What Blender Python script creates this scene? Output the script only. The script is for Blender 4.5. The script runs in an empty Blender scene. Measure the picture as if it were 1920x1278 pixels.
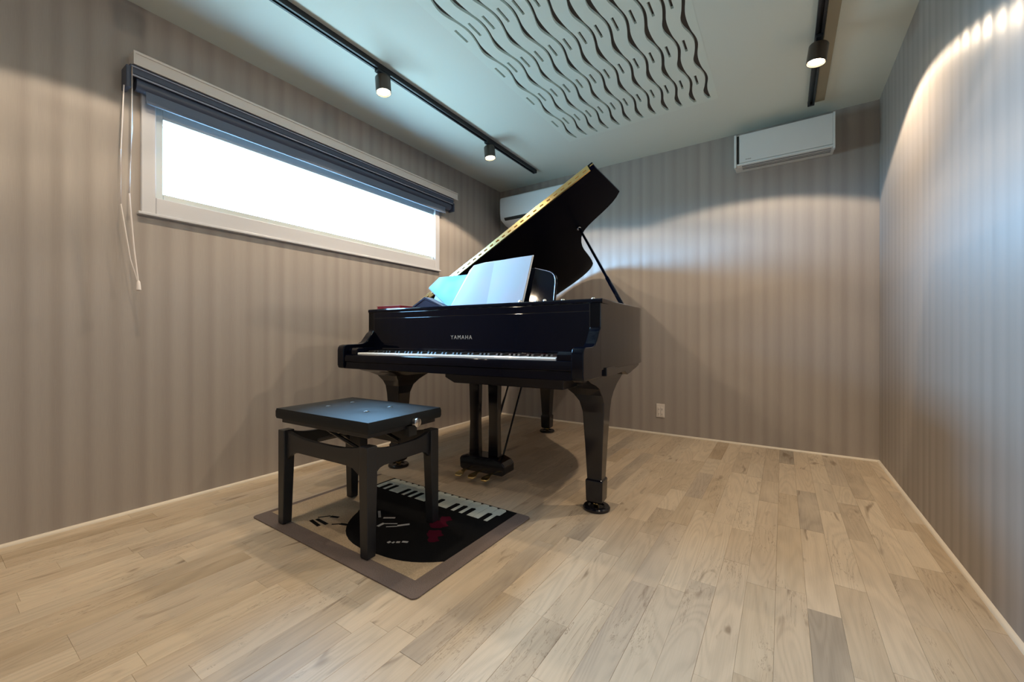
import bpy, bmesh, math, random
from mathutils import Vector, Matrix
R = math.radians
random.seed(7)
SC = bpy.context.scene
COL = SC.collection

# ------------------------------------------------------------------ camera
H_EYE = 0.836
cam = bpy.data.cameras.new('camera')
cam.sensor_width = 36
cam.lens = 759 / 1920 * 36
cam.shift_y = -6 / 1920
cam.clip_start = 0.02
co = bpy.data.objects.new('camera', cam)
co.location = (0, 0, H_EYE)
co.rotation_euler = (R(90), 0, math.atan2(508, 759))
COL.objects.link(co)
SC.camera = co

# ------------------------------------------------------------------ light
SC.view_settings.view_transform = 'Standard'
SC.view_settings.look = 'None'
SC.view_settings.gamma = 1
SC.view_settings.use_curve_mapping = False
SC.view_settings.exposure = 1.0

DAY = (0.28, 0.61, 1.0)          # daylight outside the window
WARM = (1.0, 0.80, 0.58)         # halogen-like spots
w = bpy.data.worlds.new('world')
SC.world = w
w.use_nodes = True
bg = w.node_tree.nodes['Background']
bg.inputs[0].default_value = (*DAY, 1)
bg.inputs[1].default_value = 40.0
# bright hazy sky above, darker ground below the horizon, as outside the window
_t = w.node_tree
_tc = _t.nodes.new('ShaderNodeTexCoord'); _sx = _t.nodes.new('ShaderNodeSeparateXYZ'); _cr = _t.nodes.new('ShaderNodeValToRGB')
_t.links.new(_tc.outputs['Generated'], _sx.inputs[0])
_mr = _t.nodes.new('ShaderNodeMapRange'); _mr.inputs['From Min'].default_value = -1; _mr.inputs['From Max'].default_value = 1
_t.links.new(_sx.outputs[2], _mr.inputs[0]); _t.links.new(_mr.outputs[0], _cr.inputs[0])
_cr.color_ramp.elements[0].position = .47; _cr.color_ramp.elements[0].color = (.110, .175, .21, 1)
_cr.color_ramp.elements[1].position = .52; _cr.color_ramp.elements[1].color = (*DAY, 1)
_t.links.new(_cr.outputs[0], bg.inputs[0])

# room measures
XL, XR, YB, YF, ZC = -2.59, 0.54, 3.64, -1.5, 2.44
WY0, WY1, WZ0, WZ1 = 0.66, 2.66, 1.50, 1.99      # opening in the left wall

pl = bpy.data.lights.new('window_portal', 'AREA')
pl.shape = 'RECTANGLE'
pl.size = WY1 - WY0
pl.size_y = WZ1 - WZ0
pl.cycles.is_portal = True
po = bpy.data.objects.new('window_portal', pl)
po.location = (XL - 0.10, (WY0 + WY1) / 2, (WZ0 + WZ1) / 2)
po.rotation_euler = (R(90), 0, R(-90))
COL.objects.link(po)

SPOTS = [(-1.965, 0.50, -6), (-1.965, 1.57, -6), (-1.965, 2.62, -6), (0.13, 2.67, 8), (0.13, 1.45, 26), (-1.965, -0.6, 0), (0.13, 0.2, 30)]
SPOT_POWER = (14, 20, 28, 36, 16, 10, 16)

# ------------------------------------------------------------------ node helpers
def mat(name, col=(.5, .5, .5), rough=.5, metal=0, spec=.5, coat=0, emit=None, es=0):
    m = bpy.data.materials.new(name)
    m.use_nodes = True
    b = m.node_tree.nodes['Principled BSDF']
    b.inputs['Base Color'].default_value = (*col, 1)
    b.inputs['Roughness'].default_value = rough
    b.inputs['Metallic'].default_value = metal
    b.inputs['Specular IOR Level'].default_value = spec
    b.inputs['Coat Weight'].default_value = coat
    if emit:
        b.inputs['Emission Color'].default_value = (*emit, 1)
        b.inputs['Emission Strength'].default_value = es
    return m

class NT:
    def __init__(s, m):
        s.t = m.node_tree; s.b = s.t.nodes['Principled BSDF']
    def n(s, typ, **kw):
        nd = s.t.nodes.new(typ)
        for k, v in kw.items():
            if k.startswith('i_'):
                nd.inputs[k[2:].replace('_', ' ')].default_value = v
            else: setattr(nd, k, v)
        return nd
    def l(s, a, b): s.t.links.new(a, b)
    def math(s, op, a, b=None, c=None):
        nd = s.t.nodes.new('ShaderNodeMath'); nd.operation = op
        for i, v in enumerate((a, b, c)):
            if v is None: continue
            if hasattr(v, 'links'): s.l(v, nd.inputs[i])
            else: nd.inputs[i].default_value = v
        return nd.outputs[0]
    def ramp(s, fac, stops, interp='LINEAR'):
        nd = s.t.nodes.new('ShaderNodeValToRGB'); nd.color_ramp.interpolation = interp
        e = nd.color_ramp.elements
        while len(e) < len(stops): e.new(0.5)
        for el, (p, c) in zip(e, stops):
            el.position = p; el.color = (*c, 1) if len(c) == 3 else c
        s.l(fac, nd.inputs[0]); return nd.outputs[0]
    def mix(s, fac, a, b, mode='MIX'):
        nd = s.t.nodes.new('ShaderNodeMix'); nd.data_type = 'RGBA'; nd.blend_type = mode
        for sock, v in ((nd.inputs[0], fac), (nd.inputs[6], a), (nd.inputs[7], b)):
            if hasattr(v, 'links'): s.l(v, sock)
            elif isinstance(v, (int, float)): sock.default_value = v
            else: sock.default_value = (*v, 1)
        return nd.outputs[2]
    def noise(s, vec, scale, detail=3, rough=.5, dist=0):
        nd = s.t.nodes.new('ShaderNodeTexNoise')
        nd.inputs['Scale'].default_value = scale; nd.inputs['Detail'].default_value = detail
        nd.inputs['Roughness'].default_value = rough; nd.inputs['Distortion'].default_value = dist
        s.l(vec, nd.inputs['Vector']); return nd.outputs[0]
    def scale(s, vec, sc, off=None):
        nd = s.t.nodes.new('ShaderNodeMapping'); nd.inputs['Scale'].default_value = sc
        s.l(vec, nd.inputs['Vector'])
        if off is not None: s.l(off, nd.inputs['Location'])
        return nd.outputs[0]
    def bump(s, h, strength=.2, dist=.002):
        nd = s.t.nodes.new('ShaderNodeBump'); nd.inputs['Strength'].default_value = strength
        nd.inputs['Distance'].default_value = dist
        s.l(h, nd.inputs['Height']); s.l(nd.outputs[0], s.b.inputs['Normal'])

def wallpaper(name, axis):
    m = mat(name); t = NT(m)
    g = t.n('ShaderNodeNewGeometry'); sp = t.n('ShaderNodeSeparateXYZ'); t.l(g.outputs['Position'], sp.inputs[0])
    x = sp.outputs[axis]
    ph = t.math('MULTIPLY', x, 2 * math.pi / 0.094)
    s1 = t.math('SINE', ph)
    s2 = t.math('SINE', t.math('MULTIPLY', ph, 0.5))
    s3 = t.math('SINE', t.math('MULTIPLY_ADD', ph, 2.0, 0.7))
    v = t.math('ADD', t.math('MULTIPLY', s1, .36), t.math('ADD', t.math('MULTIPLY', s2, .08), t.math('MULTIPLY', s3, .10)))
    # stripes fade in and out from one strip of paper to the next
    cx = t.n('ShaderNodeCombineXYZ'); t.l(x, cx.inputs[0])
    am = t.ramp(t.noise(cx.outputs[0], 4.5, 2), [(.35, (.35,) * 3), (.65, (1.1,) * 3)])
    drift = t.math('MULTIPLY', t.math('SUBTRACT', t.noise(cx.outputs[0], 17, 2), .5), .9)
    v = t.math('ADD', t.math('ADD', t.math('MULTIPLY', v, am), drift), .5)
    col = t.ramp(v, [(0.12, (.325, .284, .255)), (.5, (.36, .318, .286)), (.88, (.395, .351, .317))])
    fine = t.noise(t.scale(g.outputs['Position'], (900, 900, 12)), 1, 2)
    col = t.mix(.10, col, t.ramp(fine, [(.3, (.2, .17, .15)), (.7, (.5, .45, .4))]))
    t.l(col, t.b.inputs['Base Color'])
    r = t.ramp(v, [(.15, (.56,) * 3), (.45, (.50,) * 3), (.85, (.42,) * 3)])
    t.l(r, t.b.inputs['Roughness'])
    t.b.inputs['Specular IOR Level'].default_value = .9
    # vertical threads: the sheen spreads sideways and stays tight up and down
    t.b.inputs['Anisotropic'].default_value = .96
    tg = t.n('ShaderNodeCombineXYZ'); tg.inputs[axis].default_value = 1
    t.l(tg.outputs[0], t.b.inputs['Tangent'])
    t.bump(t.math('ADD', t.math('MULTIPLY', fine, .25), v), .22, .0018)
    return m

M = {}
M['wall_y'] = wallpaper('satin striped wallpaper long walls', 1)
M['wall_x'] = wallpaper('satin striped wallpaper end walls', 0)
def ceiling_mat():
    m = mat('pale ceiling paper', (.69, .735, .67), .75); t = NT(m)
    g = t.n('ShaderNodeNewGeometry')
    f = t.noise(g.outputs['Position'], 260, 3)
    t.bump(f, .15, .001)
    return m
M['ceiling'] = ceiling_mat()
M['panel'] = mat('sound panel white', (.71, .77, .70), .7)
M['fin'] = mat('sound panel groove brown', (.06, .045, .038), .6)

def oak():
    m = mat('brushed oak plank', rough=.42, spec=.4); t = NT(m)
    g = t.n('ShaderNodeNewGeometry'); oi = t.n('ShaderNodeObjectInfo')
    rnd = oi.outputs['Random']
    off = t.n('ShaderNodeCombineXYZ'); 
    t.l(t.math('MULTIPLY', rnd, 37.0), off.inputs[0]); t.l(t.math('MULTIPLY', rnd, 91.0), off.inputs[1])
    ad = t.n('ShaderNodeVectorMath', operation='ADD'); t.l(g.outputs['Position'], ad.inputs[0]); t.l(off.outputs[0], ad.inputs[1])
    P = ad.outputs[0]
    base = t.ramp(rnd, [(0, (.40, .30, .20)), (.1, (.50, .39, .27)), (.25, (.45, .355, .255)), (.4, (.57, .455, .33)), (.55, (.50, .39, .275)), (.7, (.60, .485, .355)), (.85, (.53, .43, .315)), (.93, (.46, .37, .28)), (1, (.33, .27, .205))])
    # cathedral grain: bands of a stretched warped field
    fld = t.noise(t.scale(P, (7, .9, 1)), 1, 1, .5, .8)
    bands = t.math('SINE', t.math('MULTIPLY', fld, 95))
    gr = t.ramp(t.math('MULTIPLY_ADD', bands, .5, .5), [(0, (.84,) * 3), (.5, (1,) * 3), (1, (1.06,) * 3)])
    col = t.mix(.55, base, gr, 'MULTIPLY')
    fine = t.noise(t.scale(P, (240, 7, 1)), 1, 3, .6)
    col = t.mix(.35, col, t.ramp(fine, [(.3, (.80,) * 3), (.65, (1.05,) * 3)]), 'MULTIPLY')
    # broad mottling and whitewash
    mot = t.noise(t.scale(P, (5, 1.2, 1)), 1.6, 3, .6)
    col = t.mix(t.ramp(mot, [(.45, (0,) * 3), (.7, (.5,) * 3)]), col, (.62, .505, .37))
    # knots and cracks
    kn = t.noise(t.scale(P, (11, 2.6, 1)), 1.3, 2, .5, 1.2)
    kf = t.ramp(kn, [(.655, (0,) * 3), (.76, (.7,) * 3)])
    col = t.mix(kf, col, (.17, .115, .07))
    cr = t.noise(t.scale(P, (14, 1.6, 1)), 1.7, 4, .65, 1.5)
    cl = t.math('ABSOLUTE', t.math('SUBTRACT', cr, .5))
    gate = t.ramp(t.noise(t.scale(P, (3.1, 1.1, 1)), 1.9, 1), [(.50, (0,) * 3), (.60, (1,) * 3)])
    cf = t.math('MULTIPLY', t.ramp(cl, [(0, (.75,) * 3), (.012, (0,) * 3)]), gate)
    col = t.mix(cf, col, (.20, .14, .09))
    t.l(col, t.b.inputs['Base Color'])
    t.l(t.ramp(fine, [(.3, (.5,) * 3), (.7, (.38,) * 3)]), t.b.inputs['Roughness'])
    t.bump(fine, .25, .0008)
    return m
M['oak'] = oak()
M['sub'] = mat('dark joint below planks', (.25, .19, .14), .8)
M['trim'] = mat('cream quarter round', (.72, .64, .53), .4)
M['upvc'] = mat('white window frame', (.54, .545, .58), .35)
M['upvc2'] = mat('white window sash', (.52, .57, .57), .3)
M['boxwood'] = mat('white blind headboard', (.74, .68, .63), .4)
M['slate'] = mat('slate blue blind cassette', (.06, .075, .12), .4)
M['slate_l'] = mat('pale bar on cassette', (.34, .35, .42), .3, .3)
M['cord'] = mat('white pull cord', (.74, .68, .66), .6)
M['track'] = mat('black track', (.012, .014, .018), .4)
M['tan'] = mat('beige painted light band', (.34, .31, .22), .6)
M['lampbody'] = mat('dark bronze lamp can', (.05, .035, .025), .35)
M['lens'] = mat('lit lamp lens', (1, .9, .7), .3, emit=(1.0, .80, .50), es=14)
M['acw'] = mat('white air unit plastic', (.70, .73, .73), .35)
M['acgrey'] = mat('air unit grey louvre', (.22, .22, .22), .5)
M['dark'] = mat('matt black', (.01, .01, .01), .6)
M['outlet'] = mat('white outlet plastic', (.75, .68, .62), .4)
M['gloss'] = mat('polished ebony', (.002, .003, .008), .07, spec=.22)
M['lidblack'] = mat('black lid underside', (.0015, .002, .008), .30, spec=.02)
M['glossrim'] = mat('polished ebony rim', (.006, .006, .008), .10, spec=.55)
M['glossleg'] = mat('polished ebony legs', (.005, .005, .009), .12)
M['ivory'] = mat('white key acrylic', (.90, .90, .88), .15, emit=None)
M['ebkey'] = mat('black key', (.01, .01, .01), .35)
M['brass'] = mat('brass', (.80, .60, .27), .25, 1)
M['steel'] = mat('bright steel', (.75, .75, .76), .22, 1)
M['gold'] = mat('gold iron plate', (.55, .38, .13), .35, .8)
M['spruce'] = mat('spruce soundboard', (.45, .29, .13), .5)
M['felt'] = mat('red felt', (.35, .03, .04), .9)
def paper(name, c, c2):
    m = mat(name, c, .6); t = NT(m)
    tc = t.n('ShaderNodeTexCoord')
    f = t.noise(tc.outputs['Object'], 7, 1)
    t.l(t.mix(t.ramp(f, [(.4, (0,) * 3), (.62, (.6,) * 3)]), c, c2), t.b.inputs['Base Color'])
    return m
M['score'] = paper('pale blue score paper', (.33, .44, .54), (.38, .42, .53))
M['score2'] = paper('cyan score paper', (.10, .42, .58), (.28, .44, .42))
M['scoreedge'] = mat('paper edge', (.72, .74, .76), .6)
M['redbook'] = mat('red book cover', (.30, .012, .02), .5)
M['navy'] = mat('navy book cover', (.016, .016, .045), .4)
def leather():
    m = mat('black leatherette', (.013, .015, .017), .46, spec=.17); t = NT(m)
    tc = t.n('ShaderNodeTexCoord')
    v = t.n('ShaderNodeTexVoronoi'); v.inputs['Scale'].default_value = 380
    t.l(tc.outputs['Object'], v.inputs['Vector'])
    t.bump(v.outputs[0], .15, .0006)
    return m
M['leather'] = leather()
M['button'] = mat('glossy black seat button', (.02, .022, .025), .14)
M['benchwood'] = mat('satin black bench wood', (.013, .014, .017), .38)
def rugm(name, c, sc=420):
    m = mat(name, c, .95, spec=.1); t = NT(m)
    g = t.n('ShaderNodeNewGeometry')
    f = t.noise(g.outputs['Position'], sc, 3)
    d = tuple(x * .72 for x in c); u = tuple(min(1, x * 1.18) for x in c)
    t.l(t.ramp(f, [(.35, d), (.65, u)]), t.b.inputs['Base Color'])
    t.bump(f, .5, .002)
    return m
M['rug_border'] = rugm('mauve grey rug border', (.165, .130, .118))
M['rug_field'] = rugm('beige rug field', (.42, .325, .225))
M['rug_black'] = rugm('black rug pile', (.006, .006, .007))
M['rug_white'] = rugm('white rug pile', (.66, .68, .60))
M['rug_red'] = rugm('dark red rug pile', (.065, .003, .014))
M['rug_text'] = rugm('grey white rug pile', (.42, .42, .42))

def glass():
    m = bpy.data.materials.new('window glass'); m.use_nodes = True
    nt = m.node_tree; nt.nodes.clear()
    o = nt.nodes.new('ShaderNodeOutputMaterial'); mx = nt.nodes.new('ShaderNodeMixShader')
    tr = nt.nodes.new('ShaderNodeBsdfTransparent'); gl = nt.nodes.new('ShaderNodeBsdfGlossy')
    tr.inputs[0].default_value = (.97, .99, .99, 1); gl.inputs['Roughness'].default_value = .02
    lw = nt.nodes.new('ShaderNodeLayerWeight'); lw.inputs[0].default_value = .5
    pw = nt.nodes.new('ShaderNodeMath'); pw.operation = 'POWER'; pw.inputs[1].default_value = 4; nt.links.new(lw.outputs['Facing'], pw.inputs[0])
    fr = nt.nodes.new('ShaderNodeMath'); fr.operation = 'MULTIPLY_ADD'; fr.inputs[1].default_value = .6; fr.inputs[2].default_value = .04; nt.links.new(pw.outputs[0], fr.inputs[0])
    nt.links.new(fr.outputs[0], mx.inputs[0]); nt.links.new(tr.outputs[0], mx.inputs[1]); nt.links.new(gl.outputs[0], mx.inputs[2])
    nt.links.new(mx.outputs[0], o.inputs[0])
    return m
M['glass'] = glass()

# ------------------------------------------------------------------ mesh helpers
def bm_new(): return bmesh.new()
def box(bm, x0, x1, y0, y1, z0, z1):
    v = [bm.verts.new(p) for p in ((x0, y0, z0), (x1, y0, z0), (x1, y1, z0), (x0, y1, z0), (x0, y0, z1), (x1, y0, z1), (x1, y1, z1), (x0, y1, z1))]
    for f in ((3, 2, 1, 0), (4, 5, 6, 7), (0, 1, 5, 4), (1, 2, 6, 5), (2, 3, 7, 6), (3, 0, 4, 7)):
        bm.faces.new([v[i] for i in f])
def prism(bm, pts, axis, a0, a1):
    """extrude a closed 2-D outline along an axis (0: pts are (y,z), 1: (x,z), 2: (x,y))"""
    def p3(p, a):
        return {0: (a, p[0], p[1]), 1: (p[0], a, p[1]), 2: (p[0], p[1], a)}[axis]
    A = [bm.verts.new(p3(p, a0)) for p in pts]; B = [bm.verts.new(p3(p, a1)) for p in pts]
    bm.faces.new(A[::-1]); bm.faces.new(B)
    n = len(pts)
    for i in range(n): bm.faces.new([A[i], A[(i + 1) % n], B[(i + 1) % n], B[i]])
def ring(bm, outer, inner, z0, z1):
    n = len(outer)
    vs = [[bm.verts.new((p[0], p[1], z)) for p in pts] for pts, z in ((outer, z0), (outer, z1), (inner, z1), (inner, z0))]
    for k in range(4):
        a, b = vs[k], vs[(k + 1) % 4]
        for i in range(n):
            bm.faces.new([a[i], a[(i + 1) % n], b[(i + 1) % n], b[i]])
def lathe(bm, prof, cx=0, cy=0, n=24):
    rows = []
    for r, z in prof:
        rows.append([bm.verts.new((cx + r * math.cos(2 * math.pi * i / n), cy + r * math.sin(2 * math.pi * i / n), z)) for i in range(n)])
    for a, b in zip(rows, rows[1:]):
        for i in range(n): bm.faces.new([a[i], a[(i + 1) % n], b[(i + 1) % n], b[i]])
    bm.faces.new(rows[0][::-1]); bm.faces.new(rows[-1])
def tube(bm, pts, r, n=8):
    pts = [Vector(p) for p in pts]; rows = []
    for i, p in enumerate(pts):
        d = (pts[min(i + 1, len(pts) - 1)] - pts[max(i - 1, 0)]).normalized()
        u = d.cross(Vector((0, 0, 1)))
        if u.length < 1e-3: u = d.cross(Vector((0, 1, 0)))
        u.normalize(); v = d.cross(u)
        rr = r[i] if isinstance(r, (list, tuple)) else r
        rows.append([bm.verts.new(p + rr * (math.cos(2 * math.pi * k / n) * u + math.sin(2 * math.pi * k / n) * v)) for k in range(n)])
    for a, b in zip(rows, rows[1:]):
        for k in range(n): bm.faces.new([a[k], a[(k + 1) % n], b[(k + 1) % n], b[k]])
    bm.faces.new(rows[0][::-1]); bm.faces.new(rows[-1])
def loft(bm, secs):
    """secs: (z, x0, x1, y0, y1), rectangular sections"""
    rows = [[bm.verts.new(p) for p in ((x0, y0, z), (x1, y0, z), (x1, y1, z), (x0, y1, z))] for z, x0, x1, y0, y1 in secs]
    for a, b in zip(rows, rows[1:]):
        for k in range(4): bm.faces.new([a[k], a[(k + 1) % 4], b[(k + 1) % 4], b[k]])
    bm.faces.new(rows[0][::-1]); bm.faces.new(rows[-1])
def bez(p0, p1, p2, p3, n):
    o = []
    for i in range(n + 1):
        t = i / n; a = (1 - t) ** 3; b = 3 * t * (1 - t) ** 2; c = 3 * t * t * (1 - t); d = t ** 3
        o.append(tuple(a * q0 + b * q1 + c * q2 + d * q3 for q0, q1, q2, q3 in zip(p0, p1, p2, p3)))
    return o
def obj(name, bm, m, parent=None, bevel=0, smooth=False, seg=2, loc=None, rot=None):
    bmesh.ops.recalc_face_normals(bm, faces=bm.faces)
    me = bpy.data.meshes.new(name); bm.to_mesh(me); bm.free()
    if m: me.materials.append(m)
    o = bpy.data.objects.new(name, me); COL.objects.link(o)
    if parent: o.parent = parent
    if loc: o.location = loc
    if rot: o.rotation_euler = rot
    if bevel:
        b = o.modifiers.new('bevel', 'BEVEL'); b.width = bevel; b.segments = seg; b.limit_method = 'ANGLE'; b.angle_limit = R(35)
    if smooth:
        for p in me.polygons: p.use_smooth = True
        try: me.set_sharp_from_angle(angle=R(38))
        except Exception: pass
    return o
def tag(o, label, cat, group=None):
    o['label'] = label; o['category'] = cat
    if group: o['group'] = group
    return o
def empty(name, loc=(0, 0, 0), rz=0, parent=None):
    o = bpy.data.objects.new(name, None); COL.objects.link(o); o.location = loc; o.rotation_euler = (0, 0, rz)
    o.empty_display_size = .1
    if parent: o.parent = parent
    return o
def thing(name, label, cat, loc=(0, 0, 0), rz=0, group=None): return tag(empty(name, loc, rz), label, cat, group)
def bx(name, dims, m, parent=None, bevel=0, **k):
    b = bm_new(); box(b, *dims); return obj(name, b, m, parent, bevel, **k)
def struct(o): o['kind'] = 'structure'; return o

# ------------------------------------------------------------------ room shell
T = .14
b = bm_new()
TL = .072
box(b, XL - TL, XL, YF, YB, 0, WZ0); box(b, XL - TL, XL, YF, YB, WZ1, ZC)
box(b, XL - TL, XL, YF, WY0, WZ0, WZ1); box(b, XL - TL, XL, WY1, YB, WZ0, WZ1)
struct(obj('wall_left', b, M['wall_y']))
struct(bx('wall_right', (XR, XR + T, YF, YB, 0, ZC), M['wall_y']))
struct(bx('wall_back', (XL - T, XR + T, YB, YB + T, 0, ZC), M['wall_x']))
struct(bx('wall_front', (XL - T, XR + T, YF - T, YF, 0, ZC), M['wall_x']))
b = bm_new(); CX0, CX1, CY0, CY1 = -1.455, -.36, .46, 3.02       # recess that takes the sound panel
box(b, XL - T, CX0, YF - T, YB + T, ZC, ZC + .1); box(b, CX1, XR + T, YF - T, YB + T, ZC, ZC + .1)
box(b, CX0, CX1, YF - T, CY0, ZC, ZC + .1); box(b, CX0, CX1, CY1, YB + T, ZC, ZC + .1)
struct(obj('ceiling', b, M['ceiling']))
floor = struct(bx('floor', (XL - T, XR + T, YF - T, YB + T, -.12, -.010), M['sub']))

# unseen overhang added above the window to block high sky light from the floor
struct(bx('eave_light_blocker', (XL - TL - .62, XL - TL - .001, YF - .3, YB + .3, 2.43, 2.50), mat('grey light blocker board', (.30, .30, .29), .8)))

# floor planks, rows run along the long walls
PW = .0829
mesh_cache = {}
def plank_mesh(wd, ln):
    k = (round(wd, 4), round(ln, 3))
    if k not in mesh_cache:
        bm = bm_new(); g = .00015; c = .0005
        x0, x1, y0, y1 = -wd / 2 + g, wd / 2 - g, g, ln - g
        secs = []
        rows = [[bm.verts.new(p) for p in ((x0 + i, y0 + i, z), (x1 - i, y0 + i, z), (x1 - i, y1 - i, z), (x0 + i, y1 - i, z))] for i, z in ((0, -.009), (0, -c), (c, 0))]
        for a, bb in zip(rows, rows[1:]):
            for q in range(4): bm.faces.new([a[q], a[(q + 1) % 4], bb[(q + 1) % 4], bb[q]])
        bm.faces.new(rows[-1])
        me = bpy.data.meshes.new('plank'); bm.to_mesh(me); bm.free(); me.materials.append(M['oak'])
        mesh_cache[k] = me
    return mesh_cache[k]
x = XL
count = 0
while x < XR - .001:
    wd = min(PW, XR - x)
    # near-most plank runs behind the camera
    y = YF
    ln = (-YF) + random.choice((-.35, -.2, -.05, .1, .2))
    first = True
    while y < YB - .001:
        if not first: ln = random.choice((.36, .45, .54, .63, .72, .81, .3))
        if YB - (y + ln) < .2: ln = YB - y
        o = bpy.data.objects.new('plank', plank_mesh(wd, ln)); COL.objects.link(o)
        o.parent = floor; o.location = (x + wd / 2, y, random.uniform(-.0004, .0003))
        y += ln; first = False; count += 1
    x += wd
print('planks', count)

# thin cream quarter rounds at the foot of the walls
def quarter(name, p0, p1, inward):
    bm = bm_new(); r = .013
    prof = [(0, 0)] + [(r * math.cos(R(a)), r * math.sin(R(a))) for a in (0, 22, 45, 68, 90)]
    rows = []
    for p in (p0, p1):
        rows.append([bm.verts.new((p[0] + inward[0] * q[0], p[1] + inward[1] * q[0], q[1])) for q in prof])
    n = len(prof)
    for i in range(n): bm.faces.new([rows[0][i], rows[0][(i + 1) % n], rows[1][(i + 1) % n], rows[1][i]])
    bm.faces.new(rows[0]); bm.faces.new(rows[1][::-1])
    return struct(obj(name, bm, M['trim'], smooth=True))
quarter('baseboard_left', (XL, YF), (XL, YB), (1, 0))
quarter('baseboard_right', (XR, YF), (XR, YB), (-1, 0))
quarter('baseboard_back', (XL, YB), (XR, YB), (0, -1))

# ------------------------------------------------------------------ window in the left wall
win = struct(empty('window_1', (XL, (WY0 + WY1) / 2, WZ0)))
def wpart(name, bm, m, bevel=0):
    o = obj(name, bm, m, None, bevel); o.parent = win; o.matrix_parent_inverse = Matrix.Translation(-Vector(win.location)); return o
def frame(bm, y0, y1, z0, z1, wy, wz, x0, x1, wzb=None):
    wzb = wzb or wz
    box(bm, x0, x1, y0, y0 + wy, z0, z1); box(bm, x0, x1, y1 - wy, y1, z0, z1)
    box(bm, x0, x1, y0 + wy, y1 - wy, z0, z0 + wzb); box(bm, x0, x1, y0 + wy, y1 - wy, z1 - wz, z1)
b = bm_new(); frame(b, .628, 2.668, 1.442, 2.045, .055, .055, XL - .012, XL + .02, .085)
wpart('window_casing', b, M['upvc'], .004)
b = bm_new(); frame(b, .672, 2.655, 1.514, 1.995, .045, .062, XL - .07, XL - .004, .045)
wpart('window_sash', b, M['upvc2'], .003)
b = bm_new(); box(b, XL - .062, XL - .056, .71, 2.615, 1.553, 1.957)
wpart('window_pane', b, M['glass'])
b = bm_new(); box(b, XL - .004, XL + .028, .615, 2.68, 1.432, 1.446)
wpart('window_sill', b, M['upvc'], .003)

# ------------------------------------------------------------------ roller blind
rb = thing('roller_blind', 'slate blue roller blind rolled up over the long narrow window', 'blind', (XL, .58, 2.0))
def rp(name, bm, m, bevel=0, **k):
    o = obj(name, bm, m, None, bevel, **k); o.parent = rb; o.matrix_parent_inverse = Matrix.Translation(-Vector(rb.location)); return o
b = bm_new(); box(b, XL + .001, XL + .075, .586, 2.85, 2.115, 2.172)
o = rp('headboard', b, M['boxwood'], .002); o['label'] = 'cream headboard lit by the spots'
b = bm_new(); box(b, XL + .075, XL + .081, .586, 2.85, 2.165, 2.176); box(b, XL + .075, XL + .081, .586, 2.85, 2.112, 2.121); box(b, XL + .075, XL + .081, .586, .594, 2.121, 2.165)
rp('headboard_edge', b, M['boxwood'], .001)
b = bm_new(); box(b, XL + .004, XL + .070, .575, 2.80, 2.070, 2.112)
rp('cassette', b, M['slate'], .004)
b = bm_new(); box(b, XL + .070, XL + .076, .58, 2.79, 2.098, 2.104); box(b, XL + .066, XL + .074, .58, 2.785, 2.058, 2.066)
rp('cassette_bar', b, M['slate_l'], .001)
b = bm_new(); tube(b, [(XL + .040, .60, 2.035), (XL + .040, 2.77, 2.035)], .030, 20)
rp('fabric_roll', b, M['slate'], smooth=True)
b = bm_new(); box(b, XL + .004, XL + .080, .560, .578, 1.995, 2.098); rp('end_bracket', b, M['slate'], .004)
b = bm_new(); box(b, XL + .004, XL + .070, 2.801, 2.815, 2.0, 2.075); rp('end_bracket', b, M['slate'], .004)
M['fabric'] = mat('slate blue blind fabric', (.13, .165, .235), .8)
b = bm_new(); box(b, XL + .058, XL + .060, .635, 2.70, 1.969, 2.04)
rp('fabric', b, M['fabric'])
b = bm_new(); box(b, XL + .053, XL + .066, .635, 2.70, 1.956, 1.970)
rp('bottom_bar', b, M['fabric'], .003)
b = bm_new()
xc = XL + .088
tube(b, [(xc, .578, 2.09), (xc, .578, 1.8), (xc + .004, .568, 1.5), (xc, .585, 1.25), (xc, .600, 1.10)], .0032, 6)
tube(b, [(xc - .02, .555, 2.0), (xc - .02, .545, 1.7), (xc - .02, .545, 1.45), (xc - .01, .575, 1.2), (xc, .598, 1.10)], .0026, 6)
rp('pull_cord', b, M['cord'], smooth=True)
b = bm_new(); lathe(b, [(.002, 1.104), (.006, 1.098), (.0085, 1.078), (.010, 1.060), (.004, 1.056)], xc, .601, 14)
rp('cord_bell', b, M['cord'], smooth=True)

# ------------------------------------------------------------------ track lights
def track(name, x, y0, y1, label):
    t = thing(name, label, 'lighting track', (x, (y0 + y1) / 2, ZC))
    def q(nm, bm, m, bevel=0):
        o = obj(nm, bm, m, None, bevel); o.parent = t; o.matrix_parent_inverse = Matrix.Translation(-Vector(t.location)); return o
    b = bm_new(); box(b, x - .018, x - .007, y0, y1, ZC - .030, ZC - .0005); box(b, x + .007, x + .018, y0, y1, ZC - .030, ZC - .0005); box(b, x - .007, x + .007, y0, y1, ZC - .012, ZC - .0005)
    q('rail', b, M['track'])
    b = bm_new(); box(b, x - .019, x + .019, y1, y1 + .02, ZC - .031, ZC - .0005)
    q('end_cap', b, M['track'], .002)
    return t, q
track('lighting_track', -1.975, -1.3, 3.33, 'long black ceiling track with two lit spots, beside the window wall')
t, q = track('lighting_track', .158, -1.3, 3.40, 'black ceiling track ending above the right hand air unit')
b = bm_new(); box(b, .180, .232, -1.3, 3.42, ZC - .012, ZC - .0005)  # added strip; its tan colour imitates a pale reflection on the ceiling
o = q('light_band_strip', b, M['tan'], .001); o['label'] = 'beige strip imitating a pale band of light along the track'

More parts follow.
